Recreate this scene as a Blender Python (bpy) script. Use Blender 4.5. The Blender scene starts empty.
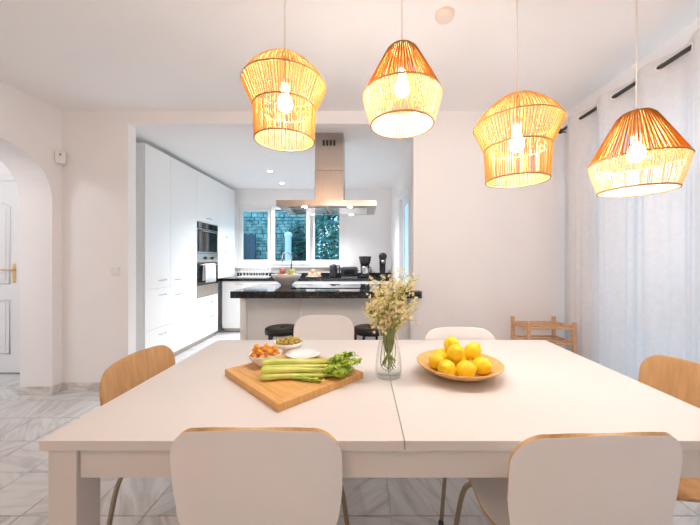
import bpy, bmesh, math, random
from mathutils import Vector, Matrix
R = math.radians
PI = math.pi
random.seed(11)
S = bpy.context.scene
C = S.collection

# ------------------------------------------------------------------ camera
F = 300.0; CX = 362.0; CY = 259.0; CH = 1.25
cam_d = bpy.data.cameras.new('camera')
cam = bpy.data.objects.new('camera', cam_d); C.objects.link(cam)
cam.location = (0, 0, CH); cam.rotation_euler = (R(90), 0, 0)
cam_d.sensor_width = 36; cam_d.lens = F / 700 * 36
cam_d.shift_x = -(CX - 350) / 700; cam_d.shift_y = -(262.5 - CY) / 700
cam_d.clip_start = 0.02; cam_d.clip_end = 200
S.camera = cam

# ------------------------------------------------------------------ world, exposure
W = bpy.data.worlds.new('daylight'); S.world = W; W.use_nodes = True
bg = W.node_tree.nodes['Background']
bg.inputs[0].default_value = (0.38, 0.73, 1.0, 1); bg.inputs[1].default_value = 6.0
S.view_settings.view_transform = 'Standard'; S.view_settings.look = 'None'
S.view_settings.gamma = 1; S.view_settings.use_curve_mapping = False
S.view_settings.exposure = -0.85
S.cycles.diffuse_bounces = 8; S.cycles.max_bounces = 14; S.cycles.transparent_max_bounces = 16
BULB = 740.0          # pendant bulb emission
SPOT = 275.0           # kitchen downlight, watts

def P(x, y, d):
    return Vector(((x - CX) * d / F, d, CH - (y - CY) * d / F))

# ------------------------------------------------------------------ materials
M = {}
def mat(name, col, rough=0.5, metal=0.0, **kw):
    m = bpy.data.materials.new(name); m.use_nodes = True
    b = m.node_tree.nodes['Principled BSDF']
    b.inputs['Base Color'].default_value = (*col, 1)
    b.inputs['Roughness'].default_value = rough
    b.inputs['Metallic'].default_value = metal
    for k, v in kw.items():
        b.inputs[k.replace('_', ' ')].default_value = v
    M[name] = m
    return m
def noise_var(m, c1, c2, scale=6, stretch=(1, 1, 1), detail=4, bump=0.0, dist=0.0, lo=0.3, hi=0.7, rnd=False, bscale=None):
    nt = m.node_tree; b = nt.nodes['Principled BSDF']
    tc = nt.nodes.new('ShaderNodeTexCoord'); mp = nt.nodes.new('ShaderNodeMapping')
    mp.inputs['Scale'].default_value = stretch
    src = tc.outputs['Object']
    if rnd:
        oi = nt.nodes.new('ShaderNodeObjectInfo')
        mu = nt.nodes.new('ShaderNodeMath'); mu.operation = 'MULTIPLY'; mu.inputs[1].default_value = 6.28
        nt.links.new(oi.outputs['Random'], mu.inputs[0])
        vr = nt.nodes.new('ShaderNodeVectorRotate'); vr.rotation_type = 'Z_AXIS'
        nt.links.new(src, vr.inputs['Vector']); nt.links.new(mu.outputs[0], vr.inputs['Angle'])
        ad = nt.nodes.new('ShaderNodeVectorMath'); ad.operation = 'ADD'
        sc = nt.nodes.new('ShaderNodeMath'); sc.operation = 'MULTIPLY'; sc.inputs[1].default_value = 97.0
        nt.links.new(oi.outputs['Random'], sc.inputs[0])
        nt.links.new(vr.outputs[0], ad.inputs[0]); nt.links.new(sc.outputs[0], ad.inputs[1])
        src = ad.outputs[0]
    nt.links.new(src, mp.inputs['Vector'])
    n = nt.nodes.new('ShaderNodeTexNoise'); n.inputs['Scale'].default_value = scale
    n.inputs['Detail'].default_value = detail; n.inputs['Distortion'].default_value = dist
    nt.links.new(mp.outputs[0], n.inputs['Vector'])
    r = nt.nodes.new('ShaderNodeValToRGB')
    r.color_ramp.elements[0].position = lo; r.color_ramp.elements[1].position = hi
    r.color_ramp.elements[0].color = (*c1, 1); r.color_ramp.elements[1].color = (*c2, 1)
    nt.links.new(n.outputs['Fac'], r.inputs['Fac'])
    nt.links.new(r.outputs['Color'], b.inputs['Base Color'])
    if bump:
        bp = nt.nodes.new('ShaderNodeBump'); bp.inputs['Strength'].default_value = bump
        bp.inputs['Distance'].default_value = 0.004
        src2 = n.outputs['Fac']
        if bscale:
            n2 = nt.nodes.new('ShaderNodeTexNoise'); n2.inputs['Scale'].default_value = bscale
            nt.links.new(tc.outputs['Object'], n2.inputs['Vector']); src2 = n2.outputs['Fac']
        nt.links.new(src2, bp.inputs['Height']); nt.links.new(bp.outputs[0], b.inputs['Normal'])
    return r
m = mat('plaster', (.90, .88, .875), .9); noise_var(m, (.89, .87, .865), (.92, .90, .895), 2, bump=.25, bscale=60)
m = mat('ceiling_paint', (.91, .90, .895), .9); noise_var(m, (.90, .885, .88), (.92, .905, .90), 2, bump=.15, bscale=50)
m = mat('marble', (.7, .7, .7), .38)
r = noise_var(m, (.47, .465, .46), (.70, .70, .70), 2.2, (1.0, 7.0, 1.0), 7, dist=1.3, lo=.28, hi=.56, rnd=True)
m = mat('marble_far', (.66, .655, .65), .35); noise_var(m, (.56, .56, .555), (.72, .72, .72), 2.5, (1, 4, 1), 6, dist=1.2)
m = mat('marble_skirting', (.6, .57, .54), .4); noise_var(m, (.50, .45, .40), (.78, .75, .72), 4, (1, 1, 3), 6, dist=1.5, lo=.35, hi=.6)
mat('grout', (.60, .59, .58), .9)
m = mat('table_white', (.70, .665, .64), .42); noise_var(m, (.69, .655, .63), (.71, .675, .65), 3)
mat('gap_dark', (.10, .08, .07), .8)
m = mat('laminate_white', (.84, .82, .81), .45); noise_var(m, (.83, .81, .80), (.85, .83, .82), 5)
def wood(name, c1, c2, scale=5, stretch=(1, 12, 1), rough=.45):
    m = mat(name, c1, rough); noise_var(m, c1, c2, scale, stretch, 5, bump=.08, dist=.6); return m
wood('oak_veneer', (.60, .34, .15), (.74, .46, .22), 4, (9, 9, .9))
wood('ply_edge', (.52, .31, .13), (.68, .43, .2), 40, (1, 1, 1))
wood('bamboo', (.62, .31, .09), (.78, .46, .17), 5, (1.2, 22, 1))
wood('pine', (.58, .34, .18), (.72, .45, .26), 6, (5, 5, 5))
wood('dish_wood', (.62, .36, .12), (.75, .46, .17), 6, (2, 9, 2))
mat('chrome', (.62, .60, .57), .16, 1.0)
mat('bronze_tube', (.42, .34, .26), .22, 1.0)
m = mat('steel', (.48, .43, .39), .28, 1.0); noise_var(m, (.45, .40, .36), (.52, .46, .42), 8, (30, 1, 1))
mat('cabinet_white', (.88, .88, .875), .32)
mat('cabinet_gap', (.35, .34, .33), .8)
m = mat('black_granite', (.02, .02, .022), .08); noise_var(m, (.012, .012, .014), (.035, .035, .038), 90, lo=.45, hi=.75)
mat('black_glass', (.012, .012, .014), .04)
mat('black_plastic', (.02, .02, .022), .3)
mat('black_metal', (.03, .028, .026), .35)
mat('iron_black', (.015, .013, .012), .4)
mat('white_plastic', (.85, .84, .82), .35)
mat('grey_plastic', (.3, .3, .3), .5)
mat('ceramic', (.86, .85, .84), .2)
mat('door_white', (.84, .84, .84), .4)
mat('pvc', (.86, .86, .86), .35)
mat('brass', (.78, .55, .22), .22, 1.0)
mat('flex', (.82, .74, .66), .5)
mat('detector_cream', (.84, .72, .62), .5)
mat('lemon', (.93, .62, .02), .45)
nt = M['lemon'].node_tree
noise_var(M['lemon'], (.95, .66, .01), (.98, .74, .03), 8, bump=.3, bscale=260)
noise_var(mat('olive', (.30, .27, .06), .3), (.34, .24, .03), (.60, .42, .07), 60)
noise_var(mat('puff', (.85, .36, .06), .75), (.78, .28, .03), (.93, .48, .10), 90, bump=.6)
m = mat('celery_stalk', (.52, .60, .14), .35); noise_var(m, (.46, .56, .06), (.74, .76, .22), 12, (1, 1, 1), 3, dist=.4)
noise_var(mat('celery_leaf', (.2, .4, .05), .55), (.24, .42, .03), (.55, .64, .08), 40)
noise_var(mat('stem_green', (.25, .33, .08), .6), (.20, .28, .05), (.42, .47, .15), 30)
noise_var(mat('apple_red', (.6, .1, .08), .35), (.55, .08, .06), (.80, .30, .16), 20)
noise_var(mat('apple_green', (.62, .66, .18), .35), (.55, .62, .15), (.74, .74, .3), 20)
noise_var(mat('peach', (.85, .32, .16), .5), (.80, .22, .10), (.92, .48, .28), 25)
noise_var(mat('towel', (.84, .84, .86), .95), (.80, .80, .83), (.88, .88, .89), 50, bump=.4)
mat('towel_stripe', (.45, .5, .62), .95)
noise_var(mat('stone', (.34, .36, .33), .9), (.07, .19, .21), (.40, .52, .48), 6, rnd=True, bump=.4)
noise_var(mat('leaf_dark', (.06, .14, .06), .5), (.02, .10, .11), (.08, .24, .20), 5)
noise_var(mat('leaf_mid', (.10, .2, .08), .5), (.04, .16, .16), (.14, .34, .26), 5)
mat('bark', (.12, .08, .06), .9); mat('gate_blue', (.05, .09, .13), .6)
mat('ground', (.35, .36, .33), .9)

def trans_mat(name, col, tcol, ftrans, ftransp=0.0, rough=.9):
    m = bpy.data.materials.new(name); m.use_nodes = True; nt = m.node_tree
    nt.nodes.clear()
    out = nt.nodes.new('ShaderNodeOutputMaterial')
    d = nt.nodes.new('ShaderNodeBsdfDiffuse'); d.inputs[0].default_value = (*col, 1)
    t = nt.nodes.new('ShaderNodeBsdfTranslucent'); t.inputs[0].default_value = (*tcol, 1)
    x = nt.nodes.new('ShaderNodeMixShader'); x.inputs[0].default_value = ftrans
    nt.links.new(d.outputs[0], x.inputs[1]); nt.links.new(t.outputs[0], x.inputs[2])
    res = x
    if ftransp:
        tr = nt.nodes.new('ShaderNodeBsdfTransparent')
        y = nt.nodes.new('ShaderNodeMixShader'); y.inputs[0].default_value = ftransp
        nt.links.new(x.outputs[0], y.inputs[1]); nt.links.new(tr.outputs[0], y.inputs[2]); res = y
    nt.links.new(res.outputs[0], out.inputs[0])
    M[name] = m
    # gentle colour variation, woven fibre
    tc = nt.nodes.new('ShaderNodeTexCoord'); n = nt.nodes.new('ShaderNodeTexNoise'); n.inputs['Scale'].default_value = 30
    nt.links.new(tc.outputs['Object'], n.inputs['Vector'])
    hs = nt.nodes.new('ShaderNodeMixRGB'); hs.inputs[1].default_value = (*col, 1)
    hs.inputs[2].default_value = (*[c * .86 for c in col], 1)
    nt.links.new(n.outputs['Fac'], hs.inputs[0]); nt.links.new(hs.outputs[0], d.inputs[0])
    return m
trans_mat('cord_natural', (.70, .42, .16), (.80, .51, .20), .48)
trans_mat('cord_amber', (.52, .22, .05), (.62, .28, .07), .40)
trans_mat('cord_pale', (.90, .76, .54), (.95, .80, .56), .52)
trans_mat('curtain_sheer', (.80, .78, .785), (.84, .84, .88), .12, .01)
trans_mat('blossom', (.98, .90, .60), (.98, .88, .52), .20)
trans_mat('filler_yellow', (.70, .62, .14), (.72, .64, .14), .35)
mat('ring_cord', (.50, .28, .10), .8)

def glass(name, tint=(1, 1, 1), ior=1.45, rough=0.0, spec=1.0):
    m = bpy.data.materials.new(name); m.use_nodes = True; nt = m.node_tree; nt.nodes.clear()
    out = nt.nodes.new('ShaderNodeOutputMaterial'); x = nt.nodes.new('ShaderNodeMixShader')
    lw_ = nt.nodes.new('ShaderNodeLayerWeight'); pw = nt.nodes.new('ShaderNodeMath'); pw.operation = 'POWER'; pw.inputs[1].default_value = 3.5
    fr = nt.nodes.new('ShaderNodeMath'); fr.operation = 'MULTIPLY_ADD'; fr.inputs[1].default_value = .7*spec; fr.inputs[2].default_value = (ior-1)**2/(ior+1)**2
    nt.links.new(lw_.outputs['Facing'], pw.inputs[0]); nt.links.new(pw.outputs[0], fr.inputs[0])
    t = nt.nodes.new('ShaderNodeBsdfTransparent'); t.inputs[0].default_value = (*tint, 1)
    g = nt.nodes.new('ShaderNodeBsdfGlossy'); g.inputs['Roughness'].default_value = rough
    nt.links.new(fr.outputs[0], x.inputs[0]); nt.links.new(t.outputs[0], x.inputs[1]); nt.links.new(g.outputs[0], x.inputs[2])
    nt.links.new(x.outputs[0], out.inputs[0]); M[name] = m
glass('pane_glass', (.93, .97, .98), 1.25)
glass('vase_glass', (.985, .99, .985), 1.42)
glass('hood_glass', (.80, .86, .86), 1.45)
trans_mat('frosted', (.80, .85, .86), (.80, .88, .92), .6)
def emit(name, col, s):
    m = bpy.data.materials.new(name); m.use_nodes = True; nt = m.node_tree; nt.nodes.clear()
    out = nt.nodes.new('ShaderNodeOutputMaterial'); e = nt.nodes.new('ShaderNodeEmission')
    e.inputs[0].default_value = (*col, 1); e.inputs[1].default_value = s
    nt.links.new(e.outputs[0], out.inputs[0]); M[name] = m
emit('bulb_glow', (1, .92, .85), BULB)
emit('spot_glow', (.95, .97, 1), 40)
emit('fill_warm', (1, .62, .36), 66)
emit('fill_cool', (.97, .97, 1), 130)
emit('hood_glow', (1, .9, .78), 90)

# ------------------------------------------------------------------ mesh helpers
def box(bm, x0, x1, y0, y1, z0, z1, mi=0):
    v = [bm.verts.new(p) for p in ((x0,y0,z0),(x1,y0,z0),(x1,y1,z0),(x0,y1,z0),(x0,y0,z1),(x1,y0,z1),(x1,y1,z1),(x0,y1,z1))]
    for f in ((3,2,1,0),(4,5,6,7),(0,1,5,4),(1,2,6,5),(2,3,7,6),(3,0,4,7)):
        bm.faces.new([v[i] for i in f]).material_index = mi
def prism(bm, pts, axis, a, b, mi=0):
    """pts: 2D polygon (CCW), extruded along axis from a to b."""
    def mk(p, t):
        return {'x': (t, p[0], p[1]), 'y': (p[0], t, p[1]), 'z': (p[0], p[1], t)}[axis]
    A = [bm.verts.new(mk(p, a)) for p in pts]; B = [bm.verts.new(mk(p, b)) for p in pts]
    n = len(pts)
    bm.faces.new(A); bm.faces.new(B[::-1])
    for i in range(n):
        bm.faces.new([A[i], B[i], B[(i+1) % n], A[(i+1) % n]])
def lathe(bm, prof, n=24, c=(0, 0, 0), cap=True):
    rows = []
    for r, z in prof:
        if r < 1e-6:
            rows.append([bm.verts.new((c[0], c[1], c[2]+z))])
        else:
            rows.append([bm.verts.new((c[0]+r*math.cos(2*PI*i/n), c[1]+r*math.sin(2*PI*i/n), c[2]+z)) for i in range(n)])
    for a, b in zip(rows, rows[1:]):
        for i in range(n):
            j = (i+1) % n
            if len(a) == 1 and len(b) == 1: continue
            if len(a) == 1: bm.faces.new([a[0], b[j], b[i]])
            elif len(b) == 1: bm.faces.new([a[i], a[j], b[0]])
            else: bm.faces.new([a[i], a[j], b[j], b[i]])
    if cap:
        if len(rows[0]) > 1: bm.faces.new(rows[0][::-1])
        if len(rows[-1]) > 1: bm.faces.new(rows[-1])
def tube(bm, pts, r, n=8, cap=True, closed=False):
    pts = [Vector(p) for p in pts]; N = len(pts)
    rr = r if isinstance(r, (list, tuple)) else [r]*N
    rows = []; up = None
    for i, p in enumerate(pts):
        if closed: t = pts[(i+1) % N]-pts[i-1]
        else: t = pts[min(i+1, N-1)]-pts[max(i-1, 0)]
        t.normalize()
        if up is None:
            up = Vector((0, 0, 1)) if abs(t.z) < .9 else Vector((1, 0, 0))
        s = t.cross(up)
        if s.length < 1e-5: s = t.cross(Vector((0, 1, 0.01)))
        s.normalize(); up = s.cross(t).normalized()
        rows.append([bm.verts.new(p+(s*math.cos(2*PI*k/n)+up*math.sin(2*PI*k/n))*rr[i]) for k in range(n)])
    seq = list(zip(rows, rows[1:]))
    if closed: seq.append((rows[-1], rows[0]))
    for a, b in seq:
        for k in range(n):
            j = (k+1) % n
            bm.faces.new([a[k], a[j], b[j], b[k]])
    if cap and not closed:
        bm.faces.new(rows[0][::-1]); bm.faces.new(rows[-1])
def ring(bm, r, z, t, n=48, c=(0, 0), m=6):
    tube(bm, [(c[0]+r*math.cos(2*PI*i/n), c[1]+r*math.sin(2*PI*i/n), z) for i in range(n)], t, m, closed=True)
def ball(bm, c, r, sc=(1, 1, 1), sub=2, rot=None):
    mtx = Matrix.Translation(c) @ (rot or Matrix.Identity(4)) @ Matrix.Diagonal((r*sc[0], r*sc[1], r*sc[2], 1))
    bmesh.ops.create_icosphere(bm, subdivisions=sub, radius=1, matrix=mtx)
def smoothpath(pts, k=6):
    pts = [Vector(p) for p in pts]; out = []
    q = [pts[0]*2-pts[1]]+pts+[pts[-1]*2-pts[-2]]
    for i in range(1, len(q)-2):
        for s in range(k):
            t = s/k; a, b, c, d = q[i-1], q[i], q[i+1], q[i+2]
            out.append(.5*((2*b)+(c-a)*t+(2*a-5*b+4*c-d)*t*t+(3*b-a-3*c+d)*t**3))
    out.append(pts[-1]); return out
def obj(name, bm, mats, parent=None, smooth=False, bevel=0.0, loc=None, recalc=True):
    if recalc: bmesh.ops.recalc_face_normals(bm, faces=bm.faces[:])
    me = bpy.data.meshes.new(name); bm.to_mesh(me); bm.free()
    for k in (mats if isinstance(mats, (list, tuple)) else [mats]): me.materials.append(M[k])
    if smooth:
        for p in me.polygons: p.use_smooth = True
    o = bpy.data.objects.new(name, me); C.objects.link(o)
    if parent: o.parent = parent
    if loc: o.location = loc
    if bevel:
        b = o.modifiers.new('bevel', 'BEVEL'); b.width = bevel; b.segments = 2; b.limit_method = 'ANGLE'; b.angle_limit = R(40)
    return o
def bxo(name, dims, mk, parent=None, bevel=0.0):
    bm = bmesh.new(); box(bm, *dims); return obj(name, bm, mk, parent, bevel=bevel)
def tag(o, label, cat, group=None, kind=None):
    o['label'] = label; o['category'] = cat
    if group: o['group'] = group
    if kind: o['kind'] = kind
    return o
def thing(name, label, cat, loc=(0, 0, 0), rz=0, group=None):
    o = bpy.data.objects.new(name, None); C.objects.link(o); o.location = loc; o.rotation_euler = (0, 0, rz)
    o.empty_display_size = .1
    return tag(o, label, cat, group)
def struct(o):
    o['kind'] = 'structure'; return o
def copy_tree(o, parent=None):
    c = o.copy(); C.objects.link(c); c.parent = parent
    for ch in list(o.children): copy_tree(ch, c)
    return c

# ------------------------------------------------------------------ the rooms
XL, XR, YB, ZC = -2.86, 1.97, 2.86, 2.66      # dining room
YR = -1.3                                     # rear wall (behind the camera)
KX0, KX1, KYB, KZ = -2.98, 0.55, 5.70, 2.58    # kitchen
HX0, HY = -5.2, 3.29                           # hallway
# floor slab and tiles
fl = struct(bxo('floor', (HX0, XR+.25, YR-.2, KYB+.25, -.12, -.006), 'grout'))
T = .30; g = .0025
bm = bmesh.new(); box(bm, -T/2+g, T/2-g, -T/2+g, T/2-g, -.01, 0)
bmesh.ops.recalc_face_normals(bm, faces=bm.faces[:])
tile_me = bpy.data.meshes.new('tile'); bm.to_mesh(tile_me); bm.free(); tile_me.materials.append(M['marble'])
def tile_at(x, y):
    o = bpy.data.objects.new('tile', tile_me); C.objects.link(o); o.parent = fl; o.location = (x, y, 0)
cnt = 0
y = 2.66+T/2+.0   # a joint falls at 2.66, 2.36, 2.06 ...
rowsY = [2.21+T*k for k in range(-5, 4)]     # centres; joints at 2.06, 2.36
colsX = [-2.86+T/2+T*k for k in range(-3, 16)]
placed = set()
for yy in rowsY:
    for xx in colsX:
        if yy < .8 and xx < -1.9: continue
        if xx+T/2 > XR+.01: continue
        tile_at(xx, yy); placed.add((round(xx, 3), round(yy, 3)))
bm = bmesh.new()
yy = rowsY[0]-T
xs_all = [-2.86+T/2+T*k for k in range(-7, 17)]
ys_all = [2.21+T*k for k in range(-12, 12)]
for yy in ys_all:
    for xx in xs_all:
        if (round(xx, 3), round(yy, 3)) in placed: continue
        x0, x1, y0, y1 = max(xx-T/2, HX0)+g, min(xx+T/2, XR+.2)-g, max(yy-T/2, YR)+g, min(yy+T/2, KYB+.2)-g
        if x1-x0 > .02 and y1-y0 > .02: box(bm, x0, x1, y0, y1, -.01, 0)
o = obj('tile_field', bm, 'marble_far', fl); o['kind'] = 'stuff'
# ceilings
struct(bxo('ceiling', (XL-.3, XR+.25, YR-.2, YB, ZC, ZC+.1), 'ceiling_paint'))
struct(bxo('ceiling_kitchen', (KX0-.2, KX1+.12, YB+.1, KYB+.25, KZ, KZ+.1), 'ceiling_paint'))
struct(bxo('ceiling_hall', (HX0, XL-.3, .4, HY+.1, ZC, ZC+.1), 'ceiling_paint'))
# back wall with the kitchen opening
OX0, OX1, OZ = -2.23, 0.49, 2.54
bm = bmesh.new()
prism(bm, [(XL, 0), (OX0, 0), (OX0, OZ), (OX1, OZ), (OX1, 0), (XR+.25, 0), (XR+.25, ZC), (XL, ZC)], 'y', YB, YB+.10)
struct(obj('wall_back', bm, 'plaster'))
# left wall with the arch
bm = bmesh.new()
ac, ar, az = 2.35, .42, 1.79
pts = [(YR, 0), (ac-ar, 0), (ac-ar, az)]
pts += [(ac-ar*math.cos(PI*k/24), az+ar*math.sin(PI*k/24)) for k in range(1, 24)]
pts += [(ac+ar, az), (ac+ar, 0), (YB+.1, 0), (YB+.1, ZC), (YR, ZC)]
prism(bm, pts, 'x', XL-.30, XL)
struct(obj('wall_left', bm, 'plaster'))
# right wall with the tall glazed opening behind the curtain
GY0, GY1, GZ = .35, 2.45, 2.25
bm = bmesh.new()
prism(bm, [(YR, 0), (GY0, 0), (GY0, GZ), (GY1, GZ), (GY1, 0), (YB, 0), (YB, ZC), (YR, ZC)], 'x', XR, XR+.22)
struct(obj('wall_right', bm, 'plaster'))
# rear wall
bm = bmesh.new()
prism(bm, [(XL, 0), (XR, 0), (XR, ZC), (XL, ZC)], 'y', YR-.2, YR)
struct(obj('wall_rear', bm, 'plaster'))
# hallway
struct(bxo('wall_hall_back', (HX0, XL-.30, HY, HY+.12, 0, ZC), 'plaster'))
struct(bxo('wall_hall_left', (HX0-.1, HX0, .4, HY+.12, 0, ZC), 'plaster'))
struct(bxo('wall_hall_front', (HX0-.1, XL-.3, .3, .4, 0, ZC), 'plaster'))
# kitchen walls
WX0, WX1, WZ0, WZ1 = -2.40, -.32, 1.12, 2.28
bm = bmesh.new()
for d in ((KX0-.2, WX0, KYB, KYB+.22, 0, KZ), (WX1, KX1+.12, KYB, KYB+.22, 0, KZ), (WX0, WX1, KYB, KYB+.22, 0, WZ0), (WX0, WX1, KYB, KYB+.22, WZ1, KZ)):
    box(bm, *d)
struct(obj('wall_kitchen_back', bm, 'plaster'))
struct(bxo('wall_kitchen_left', (KX0-.15, KX0, YB+.10, KYB, 0, KZ), 'plaster'))
DY0, DY1, DZ = 3.45, 4.30, 2.10
bm = bmesh.new()
prism(bm, [(YB+.10, 0), (DY0, 0), (DY0, DZ), (DY1, DZ), (DY1, 0), (KYB, 0), (KYB, KZ), (YB+.10, KZ)], 'x', KX1, KX1+.12)
struct(obj('wall_kitchen_right', bm, 'plaster'))
# skirting
bm = bmesh.new(); box(bm, XL, XL+.014, ac+ar-.0, YB, 0, .075); box(bm, XL-.30, XL+.014, ac+ar-.014, ac+ar, 0, .075)
struct(obj('baseboard_left', bm, 'marble_skirting', bevel=.002))
struct(bxo('baseboard_back', (XL+.014, OX0, YB-.014, YB, 0, .075), 'marble_skirting', bevel=.002))
struct(bxo('baseboard_back_right', (OX1, XR, YB-.014, YB, 0, .075), 'marble_skirting', bevel=.002))
struct(bxo('baseboard_hall', (HX0, -4.60, HY-.012, HY, 0, .075), 'marble_skirting'))

# kitchen window
wn = bpy.data.objects.new('window_1', None); C.objects.link(wn); struct(wn)
bm = bmesh.new(); f = .055
for d in ((WX0, WX0+f, WZ0, WZ1), (WX1-f, WX1, WZ0, WZ1), (WX0+f, WX1-f, WZ0, WZ0+f), (WX0+f, WX1-f, WZ1-f, WZ1)):
    box(bm, d[0], d[1], KYB+.02, KYB+.09, d[2], d[3])
for x in (-1.72, -.985): box(bm, x-.02, x+.02, KYB+.02, KYB+.09, WZ0+f, WZ1-f)
obj('window_frame', bm, 'pvc', wn, bevel=.004)
def sash(x0, x1, z0, z1, y, w):
    bm = bmesh.new()
    for d in ((x0, x0+w, z0, z1), (x1-w, x1, z0, z1), (x0+w, x1-w, z0, z0+w), (x0+w, x1-w, z1-w, z1)):
        box(bm, d[0], d[1], y, y+.05, d[2], d[3])
    s = obj('sash', bm, 'pvc', wn, bevel=.004)
    p = bxo('pane', (x0+w, x1-w, y+.022, y+.030, z0+w, z1-w), 'pane_glass', s)
sash(-2.342, -1.742, WZ0+.058, WZ1-.058, KYB+.03, .06)
sash(-1.715, -.99, WZ0+.03, WZ1-.03, KYB-.035, .062)
sash(-.963, -.377, WZ0+.058, WZ1-.058, KYB+.03, .058)
struct(bxo('trim_1', (WX0-.04, WX1+.04, KYB-.06, KYB+.02, WZ0-.03, WZ0), 'pvc', bevel=.004))
# garden doors behind the curtain
wn2 = bpy.data.objects.new('window_2', None); C.objects.link(wn2); struct(wn2)
bm = bmesh.new()
for d in ((GY0, GY0+.06, 0, GZ), (GY1-.06, GY1, 0, GZ), (GY0+.06, GY1-.06, GZ-.06, GZ), (GY0+.06, GY1-.06, 0, .05)):
    box(bm, XR+.08, XR+.14, d[0], d[1], d[2], d[3])
mid = (GY0+GY1)/2; box(bm, XR+.08, XR+.14, mid-.05, mid+.05, .05, GZ-.06)
obj('window_frame', bm, 'pvc', wn2, bevel=.004)
for a, b in ((GY0+.06, mid-.05), (mid+.05, GY1-.06)):
    bxo('pane', (XR+.105, XR+.113, a, b, .05, GZ-.06), 'pane_glass', wn2)
# kitchen side door, glazed
dn = bpy.data.objects.new('door_2', None); C.objects.link(dn); struct(dn)
bm = bmesh.new()
for d in ((DY0-.06, DY0+.01, 0, DZ+.06), (DY1-.01, DY1+.06, 0, DZ+.06), (DY0+.01, DY1-.01, DZ-.01, DZ+.06)):
    box(bm, KX1-.018, KX1+.0, d[0], d[1], d[2], d[3])
obj('door_frame', bm, 'door_white', dn, bevel=.004)
bm = bmesh.new()
for d in ((DY0+.012, DY0+.11, .01, DZ-.012), (DY1-.11, DY1-.012, .01, DZ-.012), (DY0+.11, DY1-.11, .01, .25), (DY0+.11, DY1-.11, DZ-.11, DZ-.012), (DY0+.11, DY1-.11, 1.0, 1.08)):
    box(bm, KX1+.035, KX1+.075, d[0], d[1], d[2], d[3])
lf = obj('door_leaf', bm, 'door_white', dn, bevel=.003)
bxo('pane', (KX1+.05, KX1+.056, DY0+.11, DY1-.11, .25, 1.0), 'frosted', lf)
bxo('pane', (KX1+.05, KX1+.056, DY0+.11, DY1-.11, 1.08, DZ-.11), 'frosted', lf)
bm = bmesh.new(); tube(bm, [(KX1+.034, DY0+.06, 1.05), (KX1-.01, DY0+.06, 1.05), (KX1-.012, DY0+.17, 1.05)], .008); obj('handle', bm, 'brass', lf, True)

# hall door with panels and brass handle
hx1, hx0 = -3.715, -4.545
dn = bpy.data.objects.new('door_1', None); C.objects.link(dn); struct(dn)
bm = bmesh.new()
for d in ((hx0-.07, hx0, 0, 2.17), (hx1, hx1+.07, 0, 2.17), (hx0, hx1, 2.10, 2.17)): box(bm, d[0], d[1], HY-.03, HY, d[2], d[3])
obj('door_frame', bm, 'door_white', dn, bevel=.006)
leaf = bxo('door_leaf', (hx0+.002, hx1-.002, HY-.022, HY-.0005, .012, 2.098), 'door_white', dn, .002)
def panel(z0, z1, arch):
    a, b = hx0+.12, hx1-.12
    pts = [(a, z0), (b, z0), (b, z1)]
    if arch: pts += [(b+(a-b)*k/16, z1+.09*math.sin(PI*k/16)) for k in range(1, 16)]
    pts += [(a, z1)]
    cxm, czm = (a+b)/2, (z0+z1)/2
    bm = bmesh.new(); tube(bm, [(p[0], HY-.022, p[1]) for p in pts], .011, 6, closed=True)
    mo = obj('panel_moulding', bm, 'door_white', leaf, True)
    bm = bmesh.new(); k = .86
    prism(bm, [(cxm+(p[0]-cxm)*k, czm+(p[1]-czm)*(.92)) for p in pts], 'y', HY-.028, HY-.0225)
    obj('panel', bm, 'door_white', leaf, bevel=.004)
panel(.22, .80, False); panel(.98, 1.82, True)
bxo('threshold', (hx0, hx1, HY-.035, HY-.001, 0, .011), 'grey_plastic', dn)
hz = 1.13; hxc = -3.785
bxo('handle_plate', (hxc-.018, hxc+.018, HY-.026, HY-.0222, hz-.14, hz+.07), 'brass', leaf, .002)
bm = bmesh.new(); tube(bm, smoothpath([(hxc, HY-.026, hz), (hxc, HY-.06, hz), (hxc-.03, HY-.07, hz+.004), (hxc-.13, HY-.07, hz+.002)], 5), .008); obj('handle', bm, 'brass', leaf, True)

# ------------------------------------------------------------------ dining table
TX0, TX1, TY0, TY1, TZ = -.88, 1.12, .817, 1.838, .7545
XS = .116
t = thing('dining_table', 'large white rectangular dining table with a seam across the middle', 'table', ((TX0+TX1)/2, (TY0+TY1)/2, 0))
def rel(o, root):
    o.parent = root; o.location = -Vector(root.location); return o
th = .027
rel(bxo('tabletop', (TX0, XS-.001, TY0, TY1, TZ-th, TZ), 'table_white', bevel=.0015), t)
rel(bxo('tabletop', (XS+.001, TX1, TY0, TY1, TZ-th, TZ), 'table_white', bevel=.0015), t)
lw = .078
for lx in (TX0+.012, TX1-.012-lw):
    for ly in (TY0+.012, TY1-.012-lw):
        rel(bxo('leg', (lx, lx+lw, ly, ly+lw, 0, TZ-th-.0005), 'table_white', bevel=.002), t)
az0, az1 = TZ-th-.088, TZ-th-.0005
for ly in (TY0+.02, TY1-.04):
    rel(bxo('apron', (TX0+.012+lw+.004, TX1-.012-lw-.004, ly, ly+.02, az0, az1), 'table_white', bevel=.001), t)
for lx in (TX0+.02, TX1-.04):
    rel(bxo('apron', (lx, lx+.02, TY0+.012+lw+.003, TY1-.012-lw-.003, az0, az1), 'table_white', bevel=.001), t)

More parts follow.
